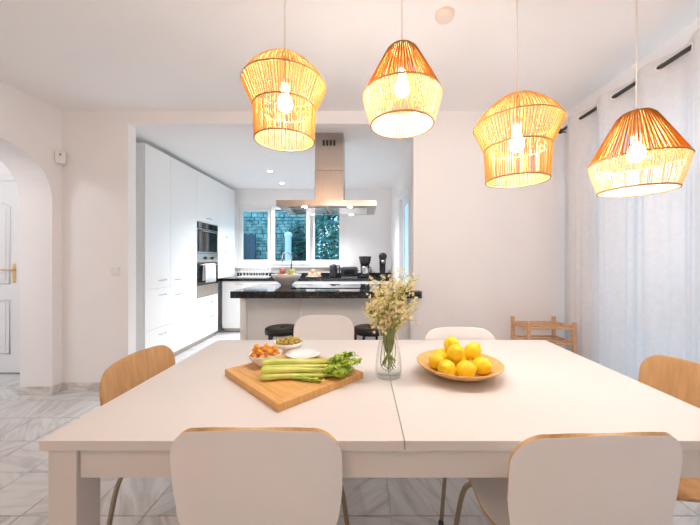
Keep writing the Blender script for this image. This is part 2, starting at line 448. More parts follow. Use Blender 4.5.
# ------------------------------------------------------------------ chairs
def make_shell(face):
    prof = smoothpath([(.205, .425), (.17, .447), (.08, .447), (-.06, .437), (-.15, .445), (-.205, .485), (-.232, .56), (-.25, .68), (-.266, .822)], 6)
    prof = [Vector(p) for p in [(0, a[0], a[1]) for a in prof]]
    L = [0]
    for a, b in zip(prof, prof[1:]): L.append(L[-1]+(b-a).length)
    tot = L[-1]
    def arc(s):   # point at arclength s
        for i in range(len(L)-1):
            if s <= L[i+1]+1e-9:
                f = (s-L[i])/(L[i+1]-L[i]); return prof[i].lerp(prof[i+1], f)
        return prof[-1]
    def width(s):
        u = s/tot
        key = [(0, .185), (.12, .205), (.30, .212), (.42, .192), (.50, .170), (.57, .198), (.66, .219), (.76, .227), (.86, .227), (1, .220)]
        for (a, wa), (b, wb) in zip(key, key[1:]):
            if u <= b+1e-9:
                f = (u-a)/(b-a); f = f*f*(3-2*f); w = wa+(wb-wa)*f; break
        c = .095; e = tot-s
        if e < c:
            q = (c-e)/c; w -= .075*(1-math.sqrt(max(0, 1-q*q)))
        c = .055
        if s < c:
            q = (c-s)/c; w -= .05*(1-math.sqrt(max(0, 1-q*q)))
        return w
    ss = []
    n1 = 8
    for k in range(n1): ss.append(.055*(1-math.cos(PI/2*k/n1)))
    nm = 26
    for k in range(nm): ss.append(.055+(tot-.095-.055)*k/nm)
    n2 = 12
    for k in range(n2+1): ss.append(tot-.095+.095*math.sin(PI/2*k/n2))
    NS = 18; rows = []
    for s in ss:
        p = arc(s); w = width(s); u = s/tot
        back = max(0, min(1, (u-.5)/.2)); seat = 1-back
        row = []
        for k in range(NS+1):
            q = -1+2*k/NS; x = w*q
            crown = -.010*(q*q)*((u-.9)/.1) if u > .9 else 0
            row.append(Vector((x, p.y+.028*back*(x/.21)**2, p.z+.010*seat*(x/.21)**2+crown)))
        rows.append(row)
    bm = bmesh.new(); NR = len(rows); A = []; B = []
    for i in range(NR):
        ra, rb = [], []
        for k in range(NS+1):
            du = rows[i][min(k+1, NS)]-rows[i][max(k-1, 0)]; dv = rows[min(i+1, NR-1)][k]-rows[max(i-1, 0)][k]
            dv.x = 0
            n = Vector((-du.y*0, dv.z, -dv.y)) if du.length < 1e-6 else du.cross(dv)
            n.normalize(); n *= .0047
            ra.append(bm.verts.new(rows[i][k]+n)); rb.append(bm.verts.new(rows[i][k]-n))
        A.append(ra); B.append(rb)
    for i in range(NR-1):
        for k in range(NS):
            bm.faces.new([A[i][k], A[i][k+1], A[i+1][k+1], A[i+1][k]]); bm.faces.new([B[i][k], B[i+1][k], B[i+1][k+1], B[i][k+1]])
    loop = [(0, k) for k in range(NS)]+[(i, NS) for i in range(NR-1)]+[(NR-1, k) for k in range(NS, 0, -1)]+[(i, 0) for i in range(NR-1, 0, -1)]
    rim = []
    for (i, k), (j, l) in zip(loop, loop[1:]+loop[:1]):
        f = bm.faces.new([A[i][k], B[i][k], B[j][l], A[j][l]]); f.material_index = 1; rim.append(f)
    for f in rim:
        for e in f.edges:
            if any(g_ not in rim for g_ in e.link_faces if g_.material_index == 0): e.smooth = False
    o = obj('seat_shell', bm, [face, 'ply_edge'], None, True)
    return o
def make_chair(face, label):
    t = thing('dining_chair', label, 'chair')
    sh = make_shell(face); sh.parent = t
    bm = bmesh.new(); tube(bm, [(-.11, .10, .425), (-.11, -.11, .425), (.11, -.11, .425), (.11, .10, .425)], .009, 8, closed=True)
    box(bm, -.13, .13, -.05, .05, .426, .434); obj('under_frame', bm, 'bronze_tube', t, True)
    for sx in (-1, 1):
        for sy in (1, -1):
            path = smoothpath([(sx*.03, sy*.085, .415), (sx*.13, sy*.12, .41), (sx*.175, sy*.155, .39), (sx*.198, sy*.178, .335), (sx*.217, sy*.195, .20), (sx*.240, sy*.215, .006)], 5)
            bm = bmesh.new(); tube(bm, path, .0095, 8); lg = obj('leg', bm, 'bronze_tube', t, True)
            bm = bmesh.new(); lathe(bm, [(.012, 0), (.013, .004), (.012, .018), (0, .02)], 10, (sx*.240, sy*.215, 0)); obj('foot_cap', bm, 'black_plastic', lg, True)
    return t
c0 = make_chair('laminate_white', 'white shell chair with plywood edge drawn up to table beside the cutting board')
c0.location = (-.281, 1.022, 0)
def cc(src, loc, rz, label):
    c = copy_tree(src); c.location = loc; c.rotation_euler = (0, 0, rz); c.scale = (1, 1, 1); c['label'] = label; return c
cc(c0, (.596, .998, 0), R(2), 'white shell chair with plywood edge drawn up to the table facing the lemon dish')
cc(c0, (-.283, 2.00, 0), R(180), 'white shell chair standing between the dining table and the black bar stools').location = (-.286, 2.03, 0)
cc(c0, (.607, 1.626, 0), R(181), 'white shell chair tucked in at the table edge behind the lemon dish')
c1 = make_chair('oak_veneer', 'oak veneer shell chair at the table end facing the archway side')
c1['label'] = 'oak veneer shell chair at the table end beside the archway'
c1.location = (-.812, 1.415, 0); c1.rotation_euler = (0, 0, R(-91)); c1.scale = (1, 1, .98)
cc(c1, (1.115, 1.20, 0), R(92), 'oak veneer shell chair at the table end beside the curtain')

# ------------------------------------------------------------------ pendant lamps
def make_lamp(kind, label, X, z0, Y=1.33):
    t = thing('pendant_lamp', label, 'lamp', (X, Y, z0), 0, 'woven cord pendant lamps above the table')
    if kind == 'A':
        rings = [(.128, 0), (.134, .142), (.180, .243)]
        segs = [('lower_cords', [(.128, 0), (.134, .142)], 92, .0024, 'cord_natural'),
                ('shoulder_cords', [(.134, .142), (.180, .243)], 92, .0026, 'cord_natural'),
                ('dome_cords', [(.180, .243), (.155, .285), (.115, .325), (.07, .358), (.035, .372)], 92, .0025, 'cord_natural')]
        top = .372; cr = .036
    else:
        rings = [(.137, 0), (.172, .129)]
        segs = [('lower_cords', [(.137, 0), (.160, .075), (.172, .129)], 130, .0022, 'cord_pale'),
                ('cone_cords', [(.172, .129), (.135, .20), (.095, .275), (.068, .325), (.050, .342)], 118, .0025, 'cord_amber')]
        top = .343; cr = .052
    for nm, path, n, rad, mk in segs:
        bm = bmesh.new()
        for k in range(n):
            a = 2*PI*(k+random.uniform(-.25, .25))/n
            da = random.uniform(-.012, .012)+(.05 if nm == 'cone_cords' else 0)*(1 if k % 2 else -1)
            N = len(path)-1
            pts = [(r*math.cos(a+da*i/N), r*math.sin(a+da*i/N), z) for i, (r, z) in enumerate(path)]
            tube(bm, pts, rad*random.uniform(.85, 1.1), 4, cap=False)
        o = obj(nm, bm, mk, t, True); o['kind'] = 'stuff'
    for r, z in rings:
        bm = bmesh.new(); ring(bm, r, z, .0038, 56); obj('ring', bm, 'ring_cord', t, True)
    bm = bmesh.new(); lathe(bm, [(0, top+.006), (cr*.6, top+.005), (cr, top-.001), (cr+.002, top-.006), (cr*.4, top-.004), (0, top-.004)], 24); obj('top_cap', bm, 'ring_cord', t, True)
    bm = bmesh.new(); lathe(bm, [(0, .215), (.019, .217), (.021, .262), (.012, .278), (.004, .282), (.004, top)], 14); obj('socket', bm, 'white_plastic', t, True)
    bm = bmesh.new(); lathe(bm, [(0, .128), (.016, .132), (.028, .145), (.032, .163), (.028, .183), (.017, .201), (.014, .214)], 16, cap=False); obj('bulb', bm, 'bulb_glow', t, True)
    bm = bmesh.new(); tube(bm, [(0, 0, top+.004), (.001, 0, (top+ZC-z0)/2), (0, 0, ZC-z0-.02)], .0028, 6); obj('flex_cord', bm, 'flex', t, True)
    bm = bmesh.new(); lathe(bm, [(0, ZC-z0-.03), (.02, ZC-z0-.03), (.048, ZC-z0-.012), (.05, ZC-z0), (0, ZC-z0)], 20); obj('ceiling_rose', bm, 'white_plastic', t, True)
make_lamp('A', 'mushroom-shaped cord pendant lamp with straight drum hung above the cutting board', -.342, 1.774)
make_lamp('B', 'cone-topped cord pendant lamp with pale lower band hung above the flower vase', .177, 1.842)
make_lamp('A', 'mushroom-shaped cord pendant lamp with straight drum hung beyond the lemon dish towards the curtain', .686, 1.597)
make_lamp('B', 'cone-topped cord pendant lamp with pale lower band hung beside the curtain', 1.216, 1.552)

# unseen lamps added as fill light: living area behind, hallway
def fill_globe(x, y_, mk, label):
    t = thing('fill_lamp', label, 'lamp', (x, y_, ZC))
    bm = bmesh.new(); lathe(bm, [(0, -.03), (.13, -.03), (.135, 0), (0, 0)], 24); obj('base', bm, 'brass', t, True)
    bm = bmesh.new(); lathe(bm, [(0, -.145), (.05, -.14), (.10, -.115), (.13, -.07), (.128, -.031)], 24, cap=False); obj('fill_dome', bm, mk, t, True)
fill_globe(-.9, -.75, 'fill_warm', 'added unseen ceiling lamp giving warm fill light from the living area')
fill_globe(-4.1, 1.5, 'fill_cool', 'added unseen ceiling lamp giving neutral fill light in the hallway beyond the arch')
# smoke detector, alarm sensor, switch
t = thing('smoke_detector', 'small round cream smoke detector on the ceiling', 'detector', (.475, 1.725, ZC))
bm = bmesh.new(); lathe(bm, [(0, -.036), (.03, -.035), (.044, -.028), (.050, -.014), (.050, -.012)], 28, cap=False); obj('cover', bm, 'detector_cream', t, True)
bm = bmesh.new(); lathe(bm, [(.053, -.012), (.053, 0), (0, 0)], 28); obj('base', bm, 'detector_cream', t, False)
t = thing('motion_sensor', 'small white alarm motion sensor high in the wall corner', 'sensor', (XL+.03, YB-.04, 2.20), R(38))
bm = bmesh.new(); prism(bm, [(-.028, -.058), (.028, -.058), (.036, -.03), (.038, .05), (.03, .06), (-.03, .06), (-.038, .05), (-.036, -.03)], 'y', -.03, .022); obj('housing', bm, 'white_plastic', t, bevel=.008)
bxo('lens_window', (-.016, .016, -.034, -.0305, -.005, .04), 'white_plastic', t, .003)
bxo('lens_slot', (-.007, .007, -.0365, -.0345, .012, .034), 'grey_plastic', t, .001)
t = thing('light_switch', 'double white light switch on the wall beside the kitchen opening', 'switch', (-2.345, YB, 1.137))
bxo('plate', (-.042, .042, -.009, 0, -.04, .04), 'white_plastic', t, .003)
for a, b in ((-.03, -.001), (.001, .03)): bxo('rocker', (a, b, -.013, -.0092, -.029, .029), 'white_plastic', t, .002)

# ------------------------------------------------------------------ curtain and rod
RX, RZ = 1.85, 2.44; per = .336
def wave(y): return .036*math.cos(2*PI*(y-1.77)/per)
t = thing('curtain', 'white sheer eyelet curtain hanging over the garden doors', 'curtain', (RX, 1.5, 0))
bm = bmesh.new(); rows = []
NY = 420; Y0, Y1 = .30, 2.785
zs = [.015, .3, .7, 1.1, 1.5, 1.9, 2.2, 2.40, 2.44, 2.495]
rnd = random.Random(4); ph = [rnd.uniform(0, 6.28) for _ in range(6)]
for z in zs:
    dn_ = max(0, (2.35-z)/2.35)
    row = []
    for i in range(NY+1):
        y = Y0+(Y1-Y0)*i/NY
        x = wave(y)*(1-.35*dn_)
        x += dn_**.5*(.006*math.sin(y*61+ph[0]+.5*math.sin(z*2))+.005*math.sin(y*97+ph[1])+.004*math.sin(y*143+ph[2]+z*.8))
        row.append(bm.verts.new((x, y-1.5, z)))
    rows.append(row)
for a, b in zip(rows, rows[1:]):
    for i in range(NY): bm.faces.new([a[i], a[i+1], b[i+1], b[i]])
obj('fabric', bm, 'curtain_sheer', t, True, recalc=False)
k = 0
for i in range(-5, 8):
    y = 1.77+per*(.25+.5*i)
    if not (Y0+.02 < y < Y1-.02): continue
    bm = bmesh.new(); s = 1 if i % 2 else -1
    ax = Vector((1, s*.0+.0, 0))
    sl = -.036*2*PI/per*math.sin(2*PI*(y-1.77)/per)   # dx/dy of the fabric
    tn = Vector((sl, 1, 0)).normalized()
    tube(bm, [Vector((wave(y), y-1.5, RZ))+tn*.026*math.cos(2*PI*q/20)+Vector((0, 0, .026*math.sin(2*PI*q/20))) for q in range(20)], .0045, 6, closed=True)
    obj('eyelet', bm, 'white_plastic', t, True)
t = thing('curtain_rod', 'black metal curtain rod threaded through the white curtain', 'curtain rod', (RX, 1.5, RZ))
bm = bmesh.new(); tube(bm, [(0, -1.3, 0), (0, 1.285, 0)], .0135, 12); obj('rod', bm, 'black_metal', t, True)
for y in (-1.31, 1.295):
    bm = bmesh.new(); ball(bm, (0, y, 0), .024, (1, .8, 1)); obj('finial', bm, 'black_metal', t, True)
for y in (-1.25, 1.272):
    bm = bmesh.new(); tube(bm, [(0, y, -.018), (.06, y, -.018), (XR-RX-.001, y, -.018)], .006, 8); box(bm, XR-RX-.006, XR-RX, y-.02, y+.02, -.05, .02); obj('bracket', bm, 'black_metal', t)

# ------------------------------------------------------------------ wooden rack in the corner
t = thing('wooden_rack', 'low open pine rack with slatted shelves in the corner by the curtain', 'rack', (1.565, 2.61, 0))
hx, hy, ps = .187, .132, .014
for sx in (-1, 1):
    for sy in (-1, 1):
        bm = bmesh.new(); box(bm, sx*hx-ps, sx*hx+ps, sy*hy-ps, sy*hy+ps, 0, .725); obj('post', bm, 'pine', t, bevel=.004)
for z in (.18, .36, .545, .675):
    for sx in (-1, 1):
        bxo('side_rail', (sx*hx-.008, sx*hx+.008, -hy+ps, hy-ps, z-.02, z+.014), 'pine', t, .002)
    for k in range(4):
        y = -hy+.004+k*(2*hy-.008)/3
        bxo('slat', (-hx+ps if k in (0, 3) else -hx+.008, hx-ps if k in (0, 3) else hx-.008, y-.011, y+.011, z-.006, z+.008), 'pine', t, .002)

# ------------------------------------------------------------------ kitchen: tall units
FX = -2.392      # front plane of the tall units
CT = 2.522
def handle_y(parent, y, z, L=.12):   # bar along y on the plane x = FX
    bm = bmesh.new(); x = FX+.02
    tube(bm, smoothpath([(x, y-L/2, z), (x+.024, y-L/2+.012, z), (x+.028, y, z+.002), (x+.024, y+L/2-.012, z), (x, y+L/2, z)], 4), .0055, 6)
    obj('handle', bm, 'chrome', parent, True)
def front_y(nm, parent, y0, y1, z0, z1, hy_=None, hz_=None, L=.12):
    d = bxo(nm, (FX+.002, FX+.02, y0+.0018, y1-.0018, z0+.0018, z1-.0018), 'cabinet_white', parent, .0015)
    if hy_: handle_y(d, hy_, hz_, L)
    return d
Y = [3.28, 3.72, 4.31, 4.94, 5.60]
t = thing('tall_cabinet', 'tall white kitchen cabinet with two drawers below its door next to the opening', 'cabinet', (0, 0, 0))
bxo('body', (KX0+.01, FX, Y[0], Y[1]-.001, .07, CT), 'cabinet_white', t); bxo('plinth', (KX0+.03, FX-.01, Y[0], Y[1]-.001, 0, .0695), 'steel', t)
front_y('door', t, Y[0], Y[1], .91, CT, 3.56, 1.00)
front_y('drawer', t, Y[0], Y[1], .45, .91, 3.56, .83); front_y('drawer', t, Y[0], Y[1], .07, .45, 3.56, .37)
t = thing('tall_cabinet', 'tall white kitchen cabinet with one door above another beside the ovens', 'cabinet')
bxo('body', (KX0+.01, FX, Y[1], Y[2]-.001, .07, CT), 'cabinet_white', t); bxo('plinth', (KX0+.03, FX-.01, Y[1], Y[2]-.001, 0, .0695), 'steel', t)
front_y('door', t, Y[1], Y[2], .91, CT, 3.86, .99); front_y('door', t, Y[1], Y[2], .07, .91, 3.86, .80)
t = thing('oven_cabinet', 'tall white cabinet housing two built-in ovens', 'cabinet')
bm = bmesh.new(); y0, y1 = Y[2], Y[3]-.001
for d in ((KX0+.01, FX, y0, y0+.02, .07, CT), (KX0+.01, FX, y1-.02, y1, .07, CT), (KX0+.01, KX0+.03, y0+.02, y1-.02, .07, CT), (KX0+.03, FX, y0+.02, y1-.02, 1.80, CT), (KX0+.03, FX, y0+.02, y1-.02, .07, .675)):
    box(bm, *d)
obj('body', bm, 'cabinet_white', t); bxo('plinth', (KX0+.03, FX-.01, y0, y1, 0, .0695), 'steel', t)
front_y('door', t, y0, y1, 1.80, CT, 4.63, 1.865); front_y('drawer', t, y0, y1, .42, .685, 4.70, .585); front_y('drawer', t, y0, y1, .07, .42, 4.70, .36)
t = thing('corner_cabinet', 'narrow white cabinet standing on the worktop in the kitchen corner', 'cabinet')
bxo('body', (KX0+.01, FX, Y[3], Y[4], .925, CT), 'cabinet_white', t)
front_y('door', t, Y[3], Y[4], 1.51, CT, 5.22, 1.63, .1); front_y('door', t, Y[3], Y[4], .925, 1.51, 5.22, 1.38, .1)
# ovens
def oven(label, cat, nm, z0, z1):
    t = thing(nm, label, cat, (0, 0, 0))
    bxo('body', (KX0+.15, FX-.001, y0+.021, y1-.021, z0+.001, z1-.001), 'steel', t); return t
ya, yb = y0+.004, y1-.004
t = oven('black glass compact oven built in above the larger oven', 'oven', 'compact_oven', 1.335, 1.798)
bxo('front_frame', (FX, FX+.015, ya, yb, 1.337, 1.795), 'steel', t, .002)
d = bxo('door', (FX+.0155, FX+.024, ya+.03, yb-.03, 1.36, 1.69), 'black_glass', t, .002)
bxo('control_panel', (FX+.0155, FX+.022, ya+.01, yb-.01, 1.70, 1.79), 'black_glass', t, .002)
bm = bmesh.new(); tube(bm, [(FX+.024, ya+.09, 1.665), (FX+.05, ya+.10, 1.665), (FX+.05, yb-.10, 1.665), (FX+.024, yb-.09, 1.665)], .007, 8); obj('handle', bm, 'steel', d, True)
t = oven('larger built-in oven with two knobs and a towel on its handle', 'oven', 'oven', .677, 1.332)
bxo('control_panel', (FX, FX+.022, ya, yb, 1.205, 1.332), 'steel', t, .002)
for yy in (4.52, 4.73):
    bm = bmesh.new(); bmesh.ops.create_cone(bm, cap_ends=True, segments=18, radius1=.024, radius2=.02, depth=.03, matrix=Matrix.Translation((FX+.037, yy, 1.265)) @ Matrix.Rotation(PI/2, 4, 'Y')); obj('knob', bm, 'black_plastic', t)
d = bxo('door', (FX, FX+.022, ya, yb, .69, 1.20), 'black_glass', t, .002)
bxo('floor_reflection', (FX+.0222, FX+.026, ya, yb, .69, .86), 'steel', d)  # grey band imitates the floor reflected in the lower door glass
bm = bmesh.new(); tube(bm, [(FX+.022, ya+.04, 1.165), (FX+.06, ya+.045, 1.165), (FX+.06, yb-.045, 1.165), (FX+.022, yb-.04, 1.165)], .008, 8); obj('handle', bm, 'steel', d, True)
t = thing('dish_towel', 'white printed dish towel hanging from the oven handle', 'towel', (0, 0, 0))
bm = bmesh.new(); rows = []
pth = [(.032, .93), (.034, 1.05), (.040, 1.15), (.050, 1.177), (.062, 1.181), (.073, 1.174), (.078, 1.12), (.080, 1.0), (.082, .90)]
for k in range(15):
    yy = 4.44+.30*k/14; rows.append([bm.verts.new((FX+px+(.004*math.sin(k*1.1)+.003*math.sin(k*2.3))*(1 if abs(pz-1.17) > .03 else .0), yy, pz-.004*k/14*(1 if pz < 1.1 else 0))) for px, pz in pth])
for a, b in zip(rows, rows[1:]):
    for k in range(len(pth)-1): bm.faces.new([a[k], a[k+1], b[k+1], b[k]])
tw = obj('cloth', bm, 'towel', t, True); sm = tw.modifiers.new('s', 'SOLIDIFY'); sm.thickness = .003
for z in (.95, .98, 1.01):
    bxo('printed_stripe', (FX+.0865, FX+.0875, 4.50, 4.68, z, z+.008), 'towel_stripe', t)

# ------------------------------------------------------------------ kitchen: base run at the back wall
bx = [-2.37, -1.79, -1.20, -.61, -.03, .548]
lab = ['white base cabinet under the worktop next to the tall ovens', 'white base cabinet under the sink worktop below the dish rack', 'white base cabinet below the kitchen tap', 'white base cabinet below the kettle', 'white base cabinet below the coffee machines']
BF = 5.10
for i in range(5):
    t = thing('base_cabinet', lab[i], 'cabinet')
    x0, x1 = bx[i], bx[i+1]-.001
    bxo('body', (x0, x1, BF, KYB-.01, .08, .875), 'cabinet_white', t)
    bxo('plinth', (x0, x1, BF+.05, BF+.07, 0, .0795), 'steel', t)
    d = bxo('door', (x0+.002, x1-.002, BF-.02, BF-.001, .08, .872), 'cabinet_white', t, .0015)
    bm = bmesh.new(); xm = (x0+x1)/2
    tube(bm, smoothpath([(xm-.06, BF-.02, .82), (xm-.05, BF-.045, .82), (xm+.05, BF-.045, .82), (xm+.06, BF-.02, .82)], 4), .0055, 6); obj('handle', bm, 'chrome', d, True)
t = thing('worktop', 'long black granite worktop along the kitchen window wall', 'worktop', (0, 0, 0))
bm = bmesh.new(); prism(bm, [(FX-.02+.0, 5.07), (.548, 5.07), (.548, KYB-.002), (KX0+.01, KYB-.002), (KX0+.01, Y[3]+.005), (FX-.02, Y[3]+.005)], 'z', .877, .922); obj('slab', bm, 'black_granite', t, bevel=.003)
bxo('backsplash', (FX+.03, .548, KYB-.022, KYB-.002, .9225, .99), 'black_granite', t, .002)
WT = .9225
# dish rack
t = thing('dish_rack', 'white wire dish rack on the worktop below the window', 'dish rack', (-1.98, 5.44, WT))
bm = bmesh.new(); L, D, H = .29, .15, .17
for z, k in ((.012, .86), (.09, .93), (H, 1)):
    tube(bm, [(-L*k, -D*k, z), (L*k, -D*k, z), (L*k, D*k, z), (-L*k, D*k, z)], .006, 6, closed=True)
obj('rim_wires', bm, 'white_plastic', t, True)
for k in range(9):
    x = -L*.82+2*L*.82*k/8
    bm = bmesh.new(); tube(bm, [(x*1.16, -D, H), (x, -D*.86, .012), (x, D*.86, .012), (x*1.16, D, H)], .004, 6); obj('wire', bm, 'white_plastic', t, True)
bxo('drip_tray', (-L*.98, L*.98, -D*.98, D*.98, 0, .006), 'white_plastic', t, .002)
# tap
t = thing('kitchen_tap', 'tall chrome gooseneck kitchen tap in front of the window', 'tap', (-1.30, 5.52, WT))
bm = bmesh.new(); lathe(bm, [(.028, 0), (.028, .01), (.02, .02), (.02, .09), (.013, .1)], 16); obj('base', bm, 'chrome', t, True)
bm = bmesh.new(); tube(bm, [(0, 0, .09), (0, 0, .36)]+[(-.07+.07*math.cos(a), -.05+.05*math.cos(a), .36+.085*math.sin(a)) for a in [PI*k/10 for k in range(1, 10)]]+[(-.14, -.10, .34), (-.14, -.10, .27)], .0125, 10); obj('spout', bm, 'chrome', t, True)
bm = bmesh.new(); tube(bm, [(.02, 0, .06), (.05, 0, .07), (.085, 0, .095)], .006, 8); obj('lever', bm, 'chrome', t, True)
# fruit plate on worktop
t = thing('fruit_plate', 'small white plate with peaches on the worktop beside the tap', 'plate', (-.86, 5.36, WT))
bm = bmesh.new(); lathe(bm, [(0, .004), (.07, .004), (.14, .022), (.142, .019), (.07, 0), (0, 0)], 28); obj('dish', bm, 'ceramic', t, True)
for k, (dx, dy, dz) in enumerate(((-.07, 0, .051), (.015, -.035, .050), (.085, .02, .053), (.0, .06, .052), (-.01, .008, .112))):
    bm = bmesh.new(); ball(bm, (0, 0, 0), .042, (1, 1, .93)); o = obj('peach', bm, 'peach', None, True, loc=(-.86+dx, 5.36+dy, WT+dz-.004))
    tag(o, 'red and orange peach piled on the plate beside the tap', 'fruit', 'peaches on the worktop plate')
# kettle
t = thing('kettle', 'black electric kettle on the worktop next to the toaster', 'kettle', (-.515, 5.42, WT))
bm = bmesh.new(); lathe(bm, [(0, 0), (.075, 0), (.078, .012), (.072, .03), (.068, .14), (.058, .215), (.045, .23), (0, .234)], 24); obj('body', bm, 'black_plastic', t, True)
bm = bmesh.new(); tube(bm, smoothpath([(.055, 0, .20), (.10, 0, .21), (.115, 0, .16), (.105, 0, .08), (.07, 0, .05)], 5), .011, 8); obj('handle', bm, 'black_plastic', t, True)
bm = bmesh.new(); prism(bm, [(-.055, .20), (-.085, .215), (-.06, .16)], 'y', -.02, .02); obj('spout', bm, 'black_plastic', t)
bm = bmesh.new(); ball(bm, (0, 0, .24), .014, (1, 1, .8)); obj('lid_knob', bm, 'steel', t, True)
# toaster
t = thing('toaster', 'black two-slot toaster between kettle and filter coffee maker', 'toaster', (-.225, 5.42, WT))
bxo('body', (-.15, .15, -.085, .085, .012, .185), 'black_plastic', t, .03)
bxo('base', (-.14, .14, -.078, .078, 0, .0119), 'steel', t, .003)
for y_ in (-.03, .03): bxo('slot', (-.11, .11, y_-.014, y_+.014, .1851, .188), 'steel', t)
bxo('front_panel', (-.09, .09, -.089, -.0855, .05, .13), 'black_glass', t, .003)
bxo('lever', (.151, .175, -.02, .02, .11, .125), 'black_plastic', t, .003)
# filter coffee maker
t = thing('coffee_maker', 'black filter coffee maker with steel jug', 'coffee maker', (.055, 5.42, WT))
bxo('base', (-.10, .10, -.11, .10, 0, .03), 'black_plastic', t, .008); bxo('column', (-.08, .08, .045, .10, .0305, .25), 'black_plastic', t, .008)
bm = bmesh.new(); lathe(bm, [(.065, .205), (.09, .25), (.115, .365), (.112, .375), (0, .38)], 24, (0, -.015, 0)); obj('filter_basket', bm, 'black_plastic', t, True)
bm = bmesh.new(); lathe(bm, [(0, .031), (.066, .031), (.078, .07), (.075, .12), (.055, .17), (.05, .20), (0, .202)], 24, (0, -.04, 0)); j = obj('jug', bm, 'chrome', t, True)
bm = bmesh.new(); tube(bm, smoothpath([(.05, -.05, .18), (.10, -.07, .175), (.105, -.07, .11), (.07, -.06, .07)], 5), .009, 8); obj('jug_handle', bm, 'black_plastic', j, True)
# capsule machine
t = thing('capsule_coffee_machine', 'slim black capsule coffee machine at the end of the worktop', 'coffee machine', (.375, 5.42, WT))
bm = bmesh.new(); lathe(bm, [(0, 0), (.085, 0), (.088, .012), (.08, .03), (0, .032)], 24); obj('base', bm, 'black_plastic', t, True)
bm = bmesh.new(); tube(bm, smoothpath([(0, .06, .02), (0, .085, .12), (0, .07, .24), (0, .03, .34), (0, -.02, .385)], 5), [.05]*5+[.055]*5+[.06]*5+[.066]*5+[.066], 16); obj('body', bm, 'black_plastic', t, True)
bm = bmesh.new(); ball(bm, (0, -.02, .375), .075, (1, 1, .92), 3); obj('head', bm, 'black_plastic', t, True)
bm = bmesh.new(); lathe(bm, [(.03, .25), (.034, .31), (0, .312)], 14, (0, -.04, 0)); obj('nozzle', bm, 'steel', t, True)
bm = bmesh.new(); lathe(bm, [(0, .033), (.045, .033), (.045, .045), (0, .046)], 16, (0, -.03, 0)); obj('drip_tray', bm, 'steel', t, True)
bm = bmesh.new(); tube(bm, smoothpath([(.105, 5.50, WT+.16), (.16, 5.56, WT+.12), (.21, 5.60, WT+.03), (.25, 5.62, WT+.006), (.33, 5.63, WT+.006)], 5), .004, 6)
tag(obj('power_cable', bm, 'black_plastic', None, True), 'thin black power cable behind the coffee makers', 'cable')

# ------------------------------------------------------------------ island
IZ = .953; IT = .064
t = thing('island_worktop', 'black polished island worktop carried on slim white legs', 'worktop', (0, 0, 0))
bm = bmesh.new(); prism(bm, [(-1.21, 2.75), (.55, 2.75), (.55, YB-.002), (OX1-.004, YB-.002), (OX1-.004, 3.60), (-1.21, 3.60)], 'z', IZ-IT, IZ); obj('slab', bm, 'black_granite', t, bevel=.003)
bxo('leg', (-1.135, -1.082, 2.79, 2.84, 0, IZ-IT-.0005), 'white_plastic', t, .003)
bxo('leg', (.452, .486, 2.79, 2.83, 0, IZ-IT-.0005), 'white_plastic', t, .003)
t = thing('island_cabinet', 'long white panelled island base below the black worktop', 'cabinet')
bxo('body', (-1.14, .483, 2.975, 3.56, .0, IZ-IT-.001), 'cabinet_white', t)
for a, b in ((-1.14, -.60), (-.60, -.06), (-.06, .483)): bxo('back_panel', (a+.001, b-.001, 2.955, 2.9745, .01, IZ-IT-.003), 'cabinet_white', t, .001)
bxo('end_panel', (-1.16, -1.141, 2.93, 3.56, 0, IZ-IT-.001), 'cabinet_white', t, .001)
t = thing('induction_hob', 'flat black glass hob set on the island worktop', 'hob', (-.34, 3.28, IZ))
bxo('glass_plate', (-.38, .38, -.25, .25, .0003, .006), 'black_glass', t, .002)
for dx, dy, r in ((-.2, .11, .09), (.2, .11, .11), (-.2, -.12, .11), (.2, -.12, .09)):
    bm = bmesh.new(); ring(bm, r, .0063, .0008, 32, (dx, dy), 4); obj('zone_mark', bm, 'grey_plastic', t)
# fruit bowl
t = thing('fruit_bowl', 'white bowl of red and green apples on the island', 'bowl', (-.86, 3.42, IZ))
bm = bmesh.new(); lathe(bm, [(0, 0), (.06, 0), (.065, .012), (.11, .045), (.15, .085), (.172, .125), (.166, .125), (.143, .088), (.10, .05), (.05, .022), (0, .018)], 32); obj('vessel', bm, 'ceramic', t, True)
for dx, dy, dz, mk, cl in ((-.065, -.03, .095, 'apple_red', 0), (.075, -.02, .098, 'apple_green', 1), (.0, .06, .09, 'apple_red', 0), (-.0, -.075, .092, 'apple_green', 1), (.05, .03, .150, 'apple_green', 1), (-.05, .025, .152, 'apple_red', 0)):
    bm = bmesh.new(); lathe(bm, [(0, -.032), (.018, -.036), (.034, -.02), (.04, .005), (.034, .028), (.015, .036), (0, .028)], 18); o = thing('apple', ('red', 'green')[cl]+' apple piled in the white bowl on the island', 'apple', (-.86+dx, 3.42+dy, IZ+dz), 0, 'apples in the island bowl')
    obj('flesh', bm, mk, o, True); bm = bmesh.new(); tube(bm, [(0, 0, .028), (.003, 0, .045)], .0015, 5); obj('stem', bm, 'bark', o)
